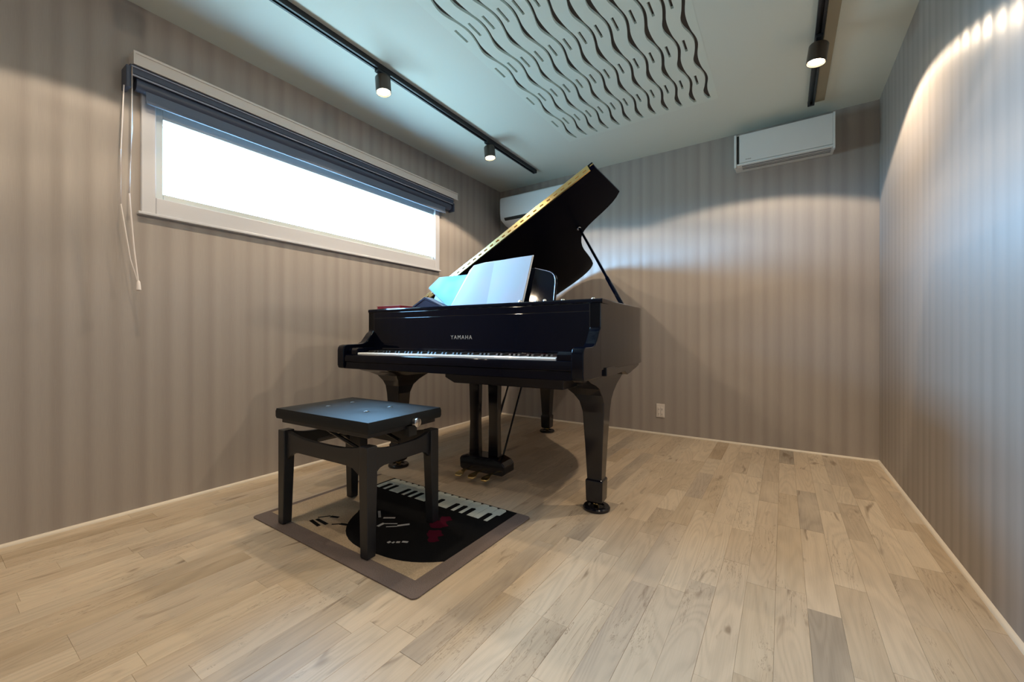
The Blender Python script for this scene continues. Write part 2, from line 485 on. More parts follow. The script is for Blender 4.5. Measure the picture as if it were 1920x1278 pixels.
def spot(x, y, tilt, label, power):
    z = ZC - .030
    t = thing('track_spotlight', label, 'spotlight', (x, y, z), 0, 'ceiling spotlights')
    b = bm_new(); box(b, -.016, .016, -.045, .045, -.016, 0); obj('adapter', b, M['track'], t, .002)
    b = bm_new(); tube(b, [(0, 0, -.014), (0, 0, -.036)], .009, 10); obj('stem', b, M['lampbody'], t, smooth=True)
    rot = (R(0), R(tilt), 0)
    b = bm_new()
    prof = [(.020, 0), (.040, -.002), (.044, -.008), (.044, -.095), (.041, -.095), (.040, -.078)]
    lathe(b, prof, 0, 0, 28)
    o = obj('lamp_can', b, M['lampbody'], t, smooth=True, loc=(0, 0, -.030), rot=rot)
    b = bm_new(); lathe(b, [(.037, -.0835), (.037, -.086), (.022, -.092), (.004, -.094)], 0, 0, 24)
    l = obj('lamp_lens', b, M['lens'], o, smooth=True)
    ld = bpy.data.lights.new('spot_beam', 'SPOT'); ld.energy = power; ld.color = WARM
    ld.spot_size = R(138); ld.spot_blend = .10; ld.shadow_soft_size = .03
    lo = bpy.data.objects.new('spot_beam', ld); COL.objects.link(lo); lo.parent = o; lo.location = (0, 0, -.102)
    return t
spot_labels = ['lit track spotlight behind the viewer near the window', 'lit spotlight over the middle of the window, nearest on the left track',
               'lit spotlight near the far end of the left track', 'lit dark bronze spotlight on the right track',
               'lit spotlight on the right track above the viewer', 'lit spotlight at the near end of the left track', 'lit spotlight at the near end of the right track']

for i, (sx, sy, tl) in enumerate(SPOTS):
    xx = -1.975 if sx < -1 else (.158 if i != 3 else .158)
    spot(xx, sy, tl, spot_labels[i], SPOT_POWER[i])

# ------------------------------------------------------------------ wave sound panel on the ceiling
sp = thing('sound_panel', 'pale wavy grooved acoustic panel on the ceiling', 'acoustic panel', (-.9, 1.9, ZC))
def spp(nm, bm, m, **k):
    o = obj(nm, bm, m, None, **k); o.parent = sp; o.matrix_parent_inverse = Matrix.Translation(-Vector(sp.location)); return o
PD = .014
PZ = ZC + PD                                   # depth of the wavy slots
b = bm_new(); box(b, CX0, CX1, CY0, CY1, PZ, ZC + .06)
spp('panel_board', b, M['fin'])
PER = .355; LX0, LX1, NL = -1.380, -.405, 12
PITCH = (LX1 - LX0) / (NL - 1)
def slot(i, y):
    """centre and half width of the i-th wavy slot at y"""
    ph = 2 * math.pi * (y - 1.635 - .03 * i / NL) / PER
    return LX0 + PITCH * i + .0135 * math.cos(ph), .0070 + .0012 * i / NL + .0062 * max(0, math.cos(ph - math.pi * 1.05)) ** 1.4
def wave_slat(i):
    """the slat between slots i-1 and i, with its row of short slots"""
    y0, y1 = .46, 2.985
    ys = [y0 + (y1 - y0) * k / 200 for k in range(201)]
    cuts = []
    for k in range(-3, 5):
        yc = 1.635 + .03 * i / NL + PER * k
        if .6 < yc < 2.85: cuts.append((yc - .045, yc + .058))
    ys = [y for y in ys if all(abs(y - e) > .007 for c in cuts for e in c)] + [e for c in cuts for e in c]; ys.sort()
    b = bm_new(); rows = []
    for y in ys:
        if i == 0: l = LX0 - .075
        else: c, h = slot(i - 1, y); l = c + h
        if i == NL: r = LX1 + .045
        else: c, h = slot(i, y); r = c - h
        xc = LX0 + PITCH * i - .043; t = .0068
        if i == NL: xc = r - .012
        rows.append([[b.verts.new((x, y, z)) for x in (l, min(xc - t, r - .004), min(xc + t, r - .002), r)] for z in (ZC - .0004, PZ)])
    def F(*v): b.faces.new(v)
    for a, c, ya, yb in zip(rows, rows[1:], ys, ys[1:]):
        cut = i < NL and any(q0 - 1e-6 <= ya and yb <= q1 + 1e-6 for q0, q1 in cuts)
        for s_ in (0, 1):
            for k in range(3):
                if cut and k == 1: continue
                F(a[s_][k], a[s_][k + 1], c[s_][k + 1], c[s_][k])
        F(a[0][0], c[0][0], c[1][0], a[1][0]); F(a[0][3], c[0][3], c[1][3], a[1][3])
        if cut:
            for k in (1, 2): F(a[0][k], c[0][k], c[1][k], a[1][k])
            if any(abs(ya - q0) < 1e-6 for q0, q1 in cuts): F(a[0][1], a[0][2], a[1][2], a[1][1])
            if any(abs(yb - q1) < 1e-6 for q0, q1 in cuts): F(c[0][1], c[0][2], c[1][2], c[1][1])
    for rw in (rows[0], rows[-1]):
        for k in range(3): F(rw[0][k], rw[0][k + 1], rw[1][k + 1], rw[1][k])
    return spp('wavy_slat', b, M['panel'])
for i in range(NL + 1): wave_slat(i)
b = bm_new(); box(b, CX0, CX1, 2.985, CY1, ZC - .0004, PZ); spp('end_slat', b, M['panel'])

# ------------------------------------------------------------------ air units on the back wall
def ac_left():
    x0, x1 = -2.43, -1.64
    t = thing('air_conditioner', 'white rounded air conditioner in the corner behind the piano lid', 'air conditioner', ((x0 + x1) / 2, YB, 2.02))
    def q(nm, bm, m, **k):
        o = obj(nm, bm, m, None, **k); o.parent = t; o.matrix_parent_inverse = Matrix.Translation(-Vector(t.location)); return o
    yf = YB - .235
    prof = [(YB - .001, 2.285), (yf + .03, 2.285), (yf + .005, 2.272)] + [(yf - .002, 2.24), (yf, 2.12), (yf + .008, 2.065)] + [(yf + .02, 2.05), (yf + .10, 2.012), (YB - .05, 1.995), (YB - .001, 1.995)]
    b = bm_new(); prism(b, prof, 0, x0, x1)
    q('body', b, M['acw'], bevel=.006, smooth=True)
    b = bm_new(); prism(b, [(yf - .008, 2.262), (yf - .012, 2.24), (yf - .009, 2.13), (yf + .003, 2.075), (yf + .004, 2.10), (yf - .001, 2.26)], 0, x0 + .01, x1 - .01)
    q('front_panel', b, M['acw'], smooth=True)
    b = bm_new(); prism(b, [(yf + .004, 2.066), (yf + .014, 2.048), (yf + .085, 2.016), (yf + .09, 2.022), (yf + .02, 2.060)], 0, x0 + .05, x1 - .05)
    q('louvre', b, M['dark'])
    b = bm_new(); prism(b, [(yf + .02, 2.046), (yf + .095, 2.006), (yf + .098, 2.011), (yf + .024, 2.051)], 0, x0 + .05, x1 - .05)
    q('flap', b, M['acw'])
ac_left()
def ac_right():
    x0, x1 = -.305, .292; yf = YB - .18; z0, z1 = 2.118, 2.352
    t = thing('air_conditioner', 'boxy white air unit with a black slot at its left end', 'air conditioner', ((x0 + x1) / 2, YB, z0))
    def q(nm, bm, m, **k):
        o = obj(nm, bm, m, None, **k); o.parent = t; o.matrix_parent_inverse = Matrix.Translation(-Vector(t.location)); return o
    b = bm_new(); prism(b, [(YB - .001, z1), (yf + .01, z1), (yf + .006, z1 - .004), (yf + .006, z0 + .012), (yf + .03, z0), (YB - .001, z0 + .012)], 0, x0, x1)
    q('body', b, M['acw'], bevel=.003)
    b = bm_new(); box(b, x0 + .035, x1 - .012, yf - .006, yf + .006, z0 + .020, z1 - .006)
    q('front_panel', b, M['acw'], bevel=.003)
    b = bm_new(); box(b, x0, x0 + .016, yf - .006, yf + .03, z0 - .010, z1)
    q('end_trim', b, M['acw'], bevel=.002)
    b = bm_new(); box(b, x1 - .012, x1, yf - .006, yf + .03, z0 - .010, z1)
    q('end_trim', b, M['acw'], bevel=.002)
    b = bm_new(); box(b, x0 + .018, x0 + .031, yf + .001, yf + .007, z0 + .018, z1 - .010)
    q('black_slot', b, M['dark'])
    b = bm_new()
    for k in range(3): box(b, x0 + .05, x1 - .02, yf + .02 + k * .03, yf + .024 + k * .03, z0 - .003, z0 + .004)
    q('bottom_grille', b, M['acgrey'])
    b = bm_new(); box(b, x0 + .016, x1 - .012, yf - .003, yf + .008, z0 + .002, z0 + .016)
    q('bottom_lip', b, M['acw'], bevel=.003)
    b = bm_new(); xx = x0 + .075
    for k, wd in enumerate((.006, .004, .006, .005, .006)):
        box(b, xx, xx + wd, yf - .0068, yf - .0055, z0 + .036, z0 + .042); xx += wd + .002
    q('maker_mark', b, M['acgrey'])
ac_right()

# ------------------------------------------------------------------ outlet on the back wall
ot = thing('wall_outlet', 'small white outlet low on the back wall beside the piano', 'outlet', (-.883, YB, .205))
bx('cover_plate', (-.035, .035, -.007, -.0005, -.058, .058), M['outlet'], ot, .002)
bx('socket', (-.024, -.003, -.011, -.006, -.045, .030), M['outlet'], ot, .002)
bx('socket', (.003, .024, -.011, -.006, -.045, .030), M['outlet'], ot, .002)
b = bm_new()
b.free()
for sx in (-.0135, .0135):
    for sz in (-.03, .01):
        for dx in (-.0035, .0035):
            b = bm_new(); box(b, sx + dx - .001, sx + dx + .001, -.0116, -.0105, sz - .005, sz + .005); obj('socket_slot', b, M['dark'], ot)

# ------------------------------------------------------------------ grand piano (local frame: x along the keys, y to the tail)
PF = (-2.143, 1.384, 0); PHI = .07
GP = thing('grand_piano', 'black polished grand piano with its lid propped open', 'piano', PF, PHI)
W = 1.49; C = .225; ZB, ZT = .66, 1.01
curve = [(0, C), (0, 1.2), (.0, 1.75)] + bez((0, 1.75), (.0, 2.0), (.10, 2.14), (.34, 2.16), 8)[1:] + \
        bez((.34, 2.16), (.60, 2.18), (.86, 2.15), (.93, 1.93), 10)[1:] + bez((.93, 1.93), (.98, 1.68), (1.06, 1.52), (1.22, 1.36), 8)[1:] + \
        bez((1.22, 1.36), (1.38, 1.22), (1.52, 1.10), (1.522, .84), 10)[1:] + [(1.508, .5), (W, C)]
def inset(pts, d):
    o = []; n = len(pts)
    for i, p in enumerate(pts):
        a = Vector(pts[i - 1]); c = Vector(pts[(i + 1) % n]); p = Vector(p)
        t1 = (p - a).normalized(); t2 = (c - p).normalized()
        n1 = Vector((t1.y, -t1.x)); n2 = Vector((t2.y, -t2.x))
        m = (n1 + n2); m.normalize(); k = d / max(.35, m.dot(n1))
        o.append(tuple(p + m * k))
    return o
inner = inset(curve, .045)
b = bm_new(); ring(b, curve, inner, ZB + .03, ZT)
obj('rim', b, M['glossrim'], GP, .004, smooth=True)
b = bm_new(); prism(b, inset(curve, .046), 2, .86, .872); obj('soundboard', b, M['spruce'], GP)
pin = [p for p in inset(curve, .11)]
b = bm_new(); prism(b, [p for p in pin if p[1] > .3] , 2, .885, .905); obj('iron_plate', b, M['gold'], GP, .004)
# strings, too many and too thin to count
b = bm_new()
for k in range(70):
    a0 = .16 + k * (1.18 / 70); 
    ln = .55 + 1.05 * (1 - k / 70) ** 1.2
    box(b, a0 - .0006, a0 + .0006, .50, .50 + ln * .98, .920, .9215)
o = obj('strings', b, M['steel'], GP); o['kind'] = 'stuff'
# underside beams
b = bm_new()
box(b, .10, 1.40, .46, .54, .68, .86); box(b, .70, .78, .54, 1.9, .72, .86); box(b, .30, .37, .54, 1.8, .74, .86); box(b, 1.1, 1.17, .54, 1.4, .74, .86)
obj('beam', b, M['glossleg'], GP, .004)
# arms: side profile in (y, z)
arm = [(C + .10, ZB), (C + .10, ZT), (C, ZT), (C, .885), (C - .003, .875), (C - .020, .862), (C - .042, .835), (C - .062, .812), (C - .085, .801), (C - .12, .798), (.03, .797), (.012, .792), (.003, .780), (0, .765), (0, ZB + .02), (.006, ZB + .004), (.016, ZB)]
for a0, a1 in ((0, .052), (W - .052, W)):
    b = bm_new(); prism(b, arm, 0, a0, a1); obj('arm', b, M['gloss'], GP, .004, smooth=True)
for a0, a1 in ((.053, .1290), (W - .1290, W - .053)):
    b = bm_new(); prism(b, [(.030, .70), (.030, .765), (.045, .778), (C - .02, .778), (C - .02, .70)], 0, a0, a1); obj('key_block', b, M['gloss'], GP, .004)
bx('key_bed', (.053, W - .053, .012, .50, ZB, .70), M['gloss'], GP, .003)
b = bm_new(); prism(b, [(.008, .700), (.006, .72), (.010, .738), (.018, .741), (.026, .738), (.026, .700)], 0, .053, W - .053)
obj('key_slip', b, M['gloss'], GP, .002, smooth=True)
# fallboard and the front of the closed top
b = bm_new(); prism(b, [(C - .006, .765), (C - .002, .775), (C - .001, .80), (C - .001, .955), (C + .03, .955), (C + .03, .765)], 0, .053, W - .053)
fb = obj('fallboard', b, M['gloss'], GP, .002)
bx('felt_strip', (.13, W - .13, C - .022, C - .015, .7545, .760), M['felt'], GP)
bx('front_rail', (.053, W - .053, C - .001, C + .04, .957, .9905), M['gloss'], GP, .002)
b = bm_new(); prism(b, [(C + .0, .991), (C - .004, .996), (C - .004, 1.006), (C, ZT + .002), (.60, ZT + .002), (.60, .991)], 0, .0, W + .008)
obj('music_shelf', b, M['gloss'], GP, .002)
# maker's name in pale metal letters on the fallboard
fc = bpy.data.curves.new('name_letters', 'FONT'); fc.body = 'YAMAHA'; fc.size = .030; fc.extrude = .0006; fc.space_character = 1.25
fc.align_x = 'CENTER'; fc.align_y = 'CENTER'
_tmp = bpy.data.objects.new('tmp', fc); COL.objects.link(_tmp); bpy.context.view_layer.update()
_me = bpy.data.meshes.new_from_object(_tmp.evaluated_get(bpy.context.evaluated_depsgraph_get())); bpy.data.objects.remove(_tmp)
fo = bpy.data.objects.new('name_letters', _me); COL.objects.link(fo); fo.parent = GP
fo.location = (.722, C - .0012, .838); fo.rotation_euler = (R(90), 0, 0)
fo.data.materials.clear(); fo.data.materials.append(mat('pale name letters', (.62, .58, .50), .35, .6))
fo['label'] = 'pale metal maker name on the fallboard'
# keyboard: 52 white keys, 36 black keys
kb = obj('keyboard', (lambda bb: (box(bb, .1325, W - .1325, .06, C - .02, .701, .728), bb)[1])(bm_new()), M['dark'], GP)
KW = 1.225 / 52
bm_ = bm_new(); x1 = KW - .0008
prism(bm_, [(.036, .732), (.034, .748), (.038, .7515), (C - .022, .7515), (C - .022, .732)], 0, 0, x1)
wk = obj('white_key', bm_, M['ivory'], kb, 0)
bm_ = bm_new(); prism(bm_, [(.092, .751), (.098, .762), (C - .022, .7635), (C - .022, .751)], 0, -.0055, .0055)
bk = obj('black_key', bm_, M['ebkey'], kb, 0)
for i in range(52):
    o = wk if i == 0 else wk.copy()
    if i: COL.objects.link(o)
    o.location = (.1325 + i * KW, 0, 0)
pat = {0: 1, 2: 1, 3: 1, 5: 1, 6: 1}   # A# C# D# F# G# from A
first = True
for i in range(51):
    n = i % 7                          # 0=A 1=B 2=C 3=D 4=E 5=F 6=G
    if n in (1, 4): continue
    o = bk if first else bk.copy()
    if not first: COL.objects.link(o)
    first = False
    o.location = (.1325 + (i + 1) * KW, 0, 0)

# lid
AL = R(29.3)
L0 = .62
lid = [(.0, L0), (.0, 1.75)] + bez((0, 1.75), (.0, 2.02), (.10, 2.16), (.34, 2.18), 8)[1:] + \
      bez((.34, 2.18), (.66, 2.19), (.92, 2.19), (.99, 2.0), 10)[1:] + bez((.99, 2.0), (1.06, 1.74), (1.04, 1.55), (1.14, 1.34), 8)[1:] + \
      bez((1.14, 1.34), (1.22, 1.16), (1.44, 1.24), (1.545, 1.08), 10)[1:] + [(1.53, L0)]
def lidrot(o): o.location = (0, 0, ZT + .012); o.rotation_euler = (0, -AL, 0)
b = bm_new(); prism(b, lid, 2, 0, .020); o = obj('lid', b, M['lidblack'], GP, .003); lidrot(o); LID = o
b = bm_new(); prism(b, [(.01, L0 + .004), (.01, L0 + .385), (1.53, L0 + .385), (1.53, L0 + .004)], 2, .0205, .040)
o = obj('folded_front_flap', b, M['gloss'], LID, .003)
b = bm_new(); prism(b, [(L0 - .0035, .004), (L0 - .0035, .036), (L0 + .002, .040), (L0 + .002, .0)], 0, .03, 1.50)
o = obj('lid_hinge', b, M['brass'], LID); o['label'] = 'long brass hinge along the front edge of the raised lid'
b = bm_new()
for k in range(30):
    a = .06 + k * .05
    tube(b, [(a, L0 - .0055, .020), (a + .022, L0 - .0055, .020)], .003, 6)
obj('hinge_knuckle', b, M['brass'], LID)
for a in (.35, .98):
    b = bm_new(); tube(b, [(a, L0 + .10, .041), (a, L0 + .10, .050)], .010, 12); obj('lid_bumper', b, M['dark'], LID)
# prop stick with second short stick
A1 = Vector((1.20 * math.cos(AL), 1.14, ZT + .012 + 1.20 * math.sin(AL) - .004)); A0 = Vector((1.455, .80, ZT - .02))
b = bm_new(); d = A1 - A0
tube(b, [A0 + d * t for t in (0, .02, .35, .36, .98, 1)], [.010, .013, .012, .009, .008, .006], 8); obj('lid_prop', b, M['gloss'], GP, smooth=True)
b = bm_new(); lathe(b, [(.012, A1.z - .02), (.016, A1.z - .012), (.016, A1.z - .004)], A1.x, A1.y, 12); obj('prop_socket', b, M['steel'], GP)
# hinges on the bass side
for y in (.75, 1.35, 1.85):
    b = bm_new(); tube(b, [(-.004, y - .035, ZT + .010), (-.004, y + .035, ZT + .010)], .007, 10); obj('side_hinge', b, M['brass'], GP, smooth=True)

# music desk, leaning back
DT = R(18)
b = bm_new()
desk = [(.30, 0), (1.165, 0), (1.17, .012)] + bez((1.165, .10), (1.165, .16), (1.155, .19), (1.10, .205), 6) + [(1.02, .225), (.745, .25), (.47, .225), (.39, .205)] + bez((.39, .205), (.335, .19), (.325, .16), (.325, .10), 6)
prism(b, desk, 1, 0, .014)
o = obj('music_desk', b, M['gloss'], GP, .003, loc=(0, .4475, ZT + .006), rot=(-DT, 0, 0)); MD = o
b = bm_new(); tube(b, [(1.02, -.003, .222)] + [(p[0] - .006, -.003, p[1] - .006) for p in reversed(bez((1.165, .10), (1.165, .16), (1.155, .19), (1.10, .205), 6))] + [(1.162, -.003, .02)], .0022, 6)
o = obj('desk_edge', b, M['slate_l'], MD); o['label'] = 'pale line along the edge of the music desk'
bx('desk_ledge', (.30, 1.18, .405, .452, ZT + .003, ZT + .016), M['gloss'], GP, .003)
for a, l_, s_ in ((1.075, .24, .011), (1.155, .26, .009), (1.205, .25, .009), (1.285, .285, .012), (1.44, .275, .010)):
    b = bm_new(); lathe(b, [(s_, ZT + .002), (s_, ZT + .006), (s_ * .7, ZT + .012), (s_ * .3, ZT + .014)], a, l_, 12)
    obj('slide_catch', b, M['steel'], GP, smooth=True)

# legs
def leg(cx, cy, sx, sec_top, name='leg'):
    L = empty_leg = None
    b = bm_new()
    h = .0575
    secs = [(.035, -.030, .030, -.030, .030), (.045, -.040, .040, -.040, .040), (.148, -.043, .043, -.043, .043), (.152, -.036, .036, -.036, .036), (.32, -.044, .044, -.044, .044), (.48, -.053, .053, -.053, .053)] + sec_top
    if sx < 0: secs = [(z, -x1, -x0, y0, y1) for z, x0, x1, y0, y1 in secs]
    secs = [(z, cx + x0, cx + x1, cy + y0, cy + y1) for z, x0, x1, y0, y1 in secs]
    loft(b, secs)
    o = obj(name, b, M['glossleg'], GP, .004)
    b = bm_new(); tube(b, [(cx, cy, .026), (cx, cy, .040)], .014, 12); 
    box(b, cx - .016, cx + .016, cy - .004, cy + .004, .022, .036)
    c = obj('caster', b, M['brass'], o, .001)
    b = bm_new(); tube(b, [(cx - .011, cy, .026), (cx + .011, cy, .026)], .0135, 16); obj('wheel', b, M['brass'], o, smooth=True)
    return o
def flare():
    return [(.53, -.066, .055, -.062, .070), (.565, -.086, .056, -.085, .105), (.60, -.112, .057, -.125, .165), (.625, -.150, .058, -.19, .23), (.64, -.175, .058, -.25, .27), (ZB, -.18, .058, -.30, .30)]
RL = (W - .075, .396); LL = (.085, .396); TL = (.52, 1.757)
leg(*RL, 1, flare()); leg(*LL, -1, flare())
leg(*TL, 1, [(.60, -.060, .060, -.060, .060), (.68, -.062, .062, -.062, .062), (.74, -.075, .075, -.075, .075)])
# side skirt that flows from the rim into the legs
for a0, a1 in ((0.0, .046), (W - .046, W + .012)):
    b = bm_new()
    yend = .90 if a0 > .5 else 1.6
    sk = [(C + .05, ZB), (C + .05, .70), (yend + .03, .70), (yend + .02, .675), (yend - .02, .668), (.86, .664), (.78, .655), (.72, .645), (.66, .640), (.60, ZB)]
    prism(b, sk, 0, a0, a1)
    if a0 > .5: o = obj('side_skirt', b, M['glossrim'], GP, .003)
    else: obj('side_skirt', b, M['glossrim'], GP, .003)
b = bm_new(); prism(b, [(.745, .640), (.80, .615), (1.38, .615), (1.38, ZB), (.745, ZB)], 1, .06, .34)
obj('control_box', b, M['glossleg'], GP, .003)

# lyre with pedals
b = bm_new(); box(b, .60, .86, .43, .55, .645, .662); lyt = obj('lyre', b, M['glossleg'], GP, .003)
for a in (.632, .768):
    b = bm_new(); loft(b, [(.13, a - .034, a + .034, .468, .512), (.34, a - .030, a + .030, .470, .510), (.60, a - .036, a + .036, .468, .512), (.646, a - .045, a + .045, .462, .518)])
    obj('lyre_post', b, M['glossleg'], lyt, .004)
b = bm_new(); box(b, .662, .738, .480, .500, .560, .578); box(b, .800, .86, .480, .500, .560, .578); obj('lyre_crossbar', b, M['glossleg'], lyt, .002)
b = bm_new()
pb = [(.555, .115), (.565, .130), (.60, .142), (.80, .142), (.85, .125), (.868, .105), (.868, .060), (.85, .048), (.58, .048), (.558, .060)]
prism(b, pb, 1, .430, .545); obj('pedal_box', b, M['glossleg'], lyt, .006)
for a in (.61, .70, .79):
    b = bm_new()
    pts = bez((0, .43, .058), (0, .39, .058), (0, .37, .056), (0, .335, .044), 8)
    rows = []
    for k, p in enumerate(pts):
        wd = .009 + .015 * min(1, max(0, (k - 2) / 4)) - (.008 if k == 8 else 0)
        rows.append([b.verts.new((a + sx * wd, p[1], p[2] + dz)) for sx, dz in ((-1, -.004), (1, -.004), (1, .004), (-1, .004))])
    for r0, r1 in zip(rows, rows[1:]):
        for q in range(4): b.faces.new([r0[q], r0[(q + 1) % 4], r1[(q + 1) % 4], r1[q]])
    b.faces.new(rows[0]); b.faces.new(rows[-1][::-1])
    o = obj('pedal', b, M['brass'], lyt, .002, smooth=True)
for a in (.69, .79):
    b = bm_new(); tube(b, [(a, .54, .115), (a + .008, .86, .68)], .006, 8); obj('lyre_brace', b, M['glossleg'], lyt, smooth=True)
b = bm_new(); tube(b, bez((.84, .55, .60), (.78, .62, .5), (.70, .60, .35), (.70, .58, .22), 10), .003, 6); obj('cable', b, M['dark'], GP, smooth=True)

# caster cups on the floor
cs, sn = math.cos(PHI), math.sin(PHI)
def P2W(a, l): return (PF[0] + a * cs - l * sn, PF[1] + a * sn + l * cs)
cup_labels = ['black round caster cup under the front right piano leg', 'black round caster cup under the front left piano leg, behind the bench', 'black round caster cup under the rear piano leg']
for (a, l_), lab in zip((RL, LL, TL), cup_labels):
    b = bm_new(); lathe(b, [(.062, 0), (.066, .004), (.066, .012), (.060, .018), (.040, .018), (.034, .0125), (.002, .0125)], 0, 0, 28)
    o = obj('caster_cup', b, M['glossleg'], None, smooth=True, loc=(*P2W(a, l_), 0)); tag(o, lab, 'caster cup', 'caster cups under the piano')

# ------------------------------------------------------------------ books on the piano
def onpiano(name, label, cat, x, y, z, rz=0, group=None):
    p = P2W(x, y); return thing(name, label, cat, (p[0], p[1], z), PHI + rz, group)
# open score: two leaves leaning on the desk
op = onpiano('sheet_music', 'large open pale blue sheet music leaning on the music desk', 'sheet music', .745, .421, ZT + .018)
def leaf(pts, th, name, m, parent, bulge=0, n=8):
    """pts: bl, br, tr, tl in (x, s) on the leaning plane; th thickness towards the reader"""
    bl, br, tr, tl = pts; b = bm_new(); fr = []; bk_ = []
    for i in range(n + 1):
        u = i / n
        cf, cb = [], []
        for j in range(3):
            v = j / 2
            x = (bl[0] * (1 - u) + br[0] * u) * (1 - v) + (tl[0] * (1 - u) + tr[0] * u) * v
            s = (bl[1] * (1 - u) + br[1] * u) * (1 - v) + (tl[1] * (1 - u) + tr[1] * u) * v
            k = bulge * math.sin(math.pi * u)
            for lst, d in ((cf, th + k), (cb, 0)):
                y = s * math.sin(DT) - d * math.cos(DT); z = s * math.cos(DT) + d * math.sin(DT)
                lst.append(b.verts.new((x, y, z)))
        fr.append(cf); bk_.append(cb)
    for i in range(n):
        for j in range(2):
            b.faces.new([fr[i][j], fr[i + 1][j], fr[i + 1][j + 1], fr[i][j + 1]])
            b.faces.new([bk_[i][j + 1], bk_[i + 1][j + 1], bk_[i + 1][j], bk_[i][j]])
        b.faces.new([fr[i][0], bk_[i][0], bk_[i + 1][0], fr[i + 1][0]]); b.faces.new([fr[i][2], fr[i + 1][2], bk_[i + 1][2], bk_[i][2]])
    for i in (0, n):
        for j in range(2): b.faces.new([fr[i][j], fr[i][j + 1], bk_[i][j + 1], bk_[i][j]])
    return obj(name, b, m, parent, smooth=True)
leaf([(-.245, 0), (.012, .0), (.012, .272), (-.130, .262)], .004, 'left_page', M['score'], op, .004)
leaf([(.012, 0), (.243, .0), (.262, .285), (.012, .272)], .004, 'right_page', M['score'], op, .004)
b = bm_new()
prism(b, [(-.252, -.002), (.250, -.002), (.268, .288), (.012, .277), (-.06, .275), (-.135, .264), (-.16, .235)], 1, 0, .004)
o = obj('cover', b, M['scoreedge'], op, loc=(0, .0, 0), rot=(-DT, 0, 0))
# cyan book behind it
cb = onpiano('music_book', 'open cyan music book standing left of the large sheet music', 'book', .47, .442, ZT + .016)
DTs = DT
b = bm_new(); prism(b, [(-.012, 0), (.12, 0), (.12, .205), (-.125, .205), (-.195, .138)], 1, -.012, -.002)
obj('pages', b, M['score2'], cb, .001, rot=(-DT, 0, 0))
b = bm_new(); prism(b, [(-.022, 0), (.12, 0), (.12, .208), (-.127, .208), (-.205, .136)], 1, -.002, .003)
obj('cover', b, M['navy'], cb, rot=(-DT, 0, 0))
# red book lying flat, navy book tilted against the cyan one
rbk = onpiano('red_book', 'thin red book lying flat at the left end of the piano top', 'book', .165, .262, ZT + .0045)
bx('cover', (-.10, .10, -.03, .15, 0, .003), M['redbook'], rbk, .001); bx('pages', (-.096, .096, -.027, .147, .003, .012), M['redbook'], rbk, .001); bx('top_cover', (-.10, .10, -.03, .15, .012, .015), M['redbook'], rbk, .001)
nb = onpiano('navy_book', 'dark navy book leaning between the red book and the cyan book', 'book', .38, .355, ZT + .006)
b = bm_new(); prism(b, [(-.108, .012), (-.010, .066), (.135, .004), (.132, 0), (-.010, .052), (-.103, .004)], 1, -.03, .04)
obj('cover', b, M['navy'], nb, .001)
b = bm_new(); prism(b, [(-.095, .004), (-.010, .050), (.125, .001)], 1, -.027, .037)
obj('pages', b, M['navy'], nb)

# ------------------------------------------------------------------ bench
BN = thing('piano_bench', 'black adjustable piano bench with a tufted leatherette seat', 'bench', (-1.592, 1.135, 0), R(2.5))
BW, BD = .299, .197
def cushion(bm, hx, hy, z0, z1, dome, nx=20, ny=16):
    btn = [(-.13, .065), (.13, .065), (-.13, -.065), (.13, -.065)]
    top = []
    for i in range(nx + 1):
        col = []
        for j in range(ny + 1):
            u = -1 + 2 * i / nx; v = -1 + 2 * j / ny
            x = u * hx; y = v * hy
            z = z1 + dome * (1 - abs(u) ** 4) * (1 - abs(v) ** 4)
            for bx_, by_ in btn: z -= .009 * math.exp(-((x - bx_) ** 2 + (y - by_) ** 2) / .0005)
            col.append(bm.verts.new((x, y, z)))
        top.append(col)
    for i in range(nx):
        for j in range(ny): bm.faces.new([top[i][j], top[i + 1][j], top[i + 1][j + 1], top[i][j + 1]])
    edge = [top[i][0] for i in range(nx + 1)] + [top[nx][j] for j in range(1, ny + 1)] + [top[i][ny] for i in range(nx - 1, -1, -1)] + [top[0][j] for j in range(ny - 1, 0, -1)]
    prev = edge
    for k, z in ((1.012, z1 - .012), (1.012, z0 + .01), (1.0, z0)):
        cur = [bm.verts.new((v.co.x * k, v.co.y * k, z)) for v in edge]
        for i in range(len(edge)): bm.faces.new([prev[i], cur[i], cur[(i + 1) % len(edge)], prev[(i + 1) % len(edge)]])
        prev = cur
    bm.faces.new(prev)
SZ = .528
b = bm_new(); cushion(b, BW + .008, BD + .002, SZ - .052, SZ - .008, .010)
seat = obj('seat', b, M['leather'], BN, smooth=True)
for x_, y_ in ((-.13, .065), (.13, .065), (-.13, -.065), (.13, -.065)):
    b = bm_new(); lathe(b, [(.015, SZ - .014), (.015, SZ - .005), (.012, SZ - .001), (.007, SZ + .001), (.001, SZ + .002)], x_, y_, 16)
    obj('button', b, M['button'], seat, smooth=True)
bx('seat_board', (-BW + .01, BW - .01, -BD + .012, BD - .012, SZ - .072, SZ - .050), M['benchwood'], BN, .003)
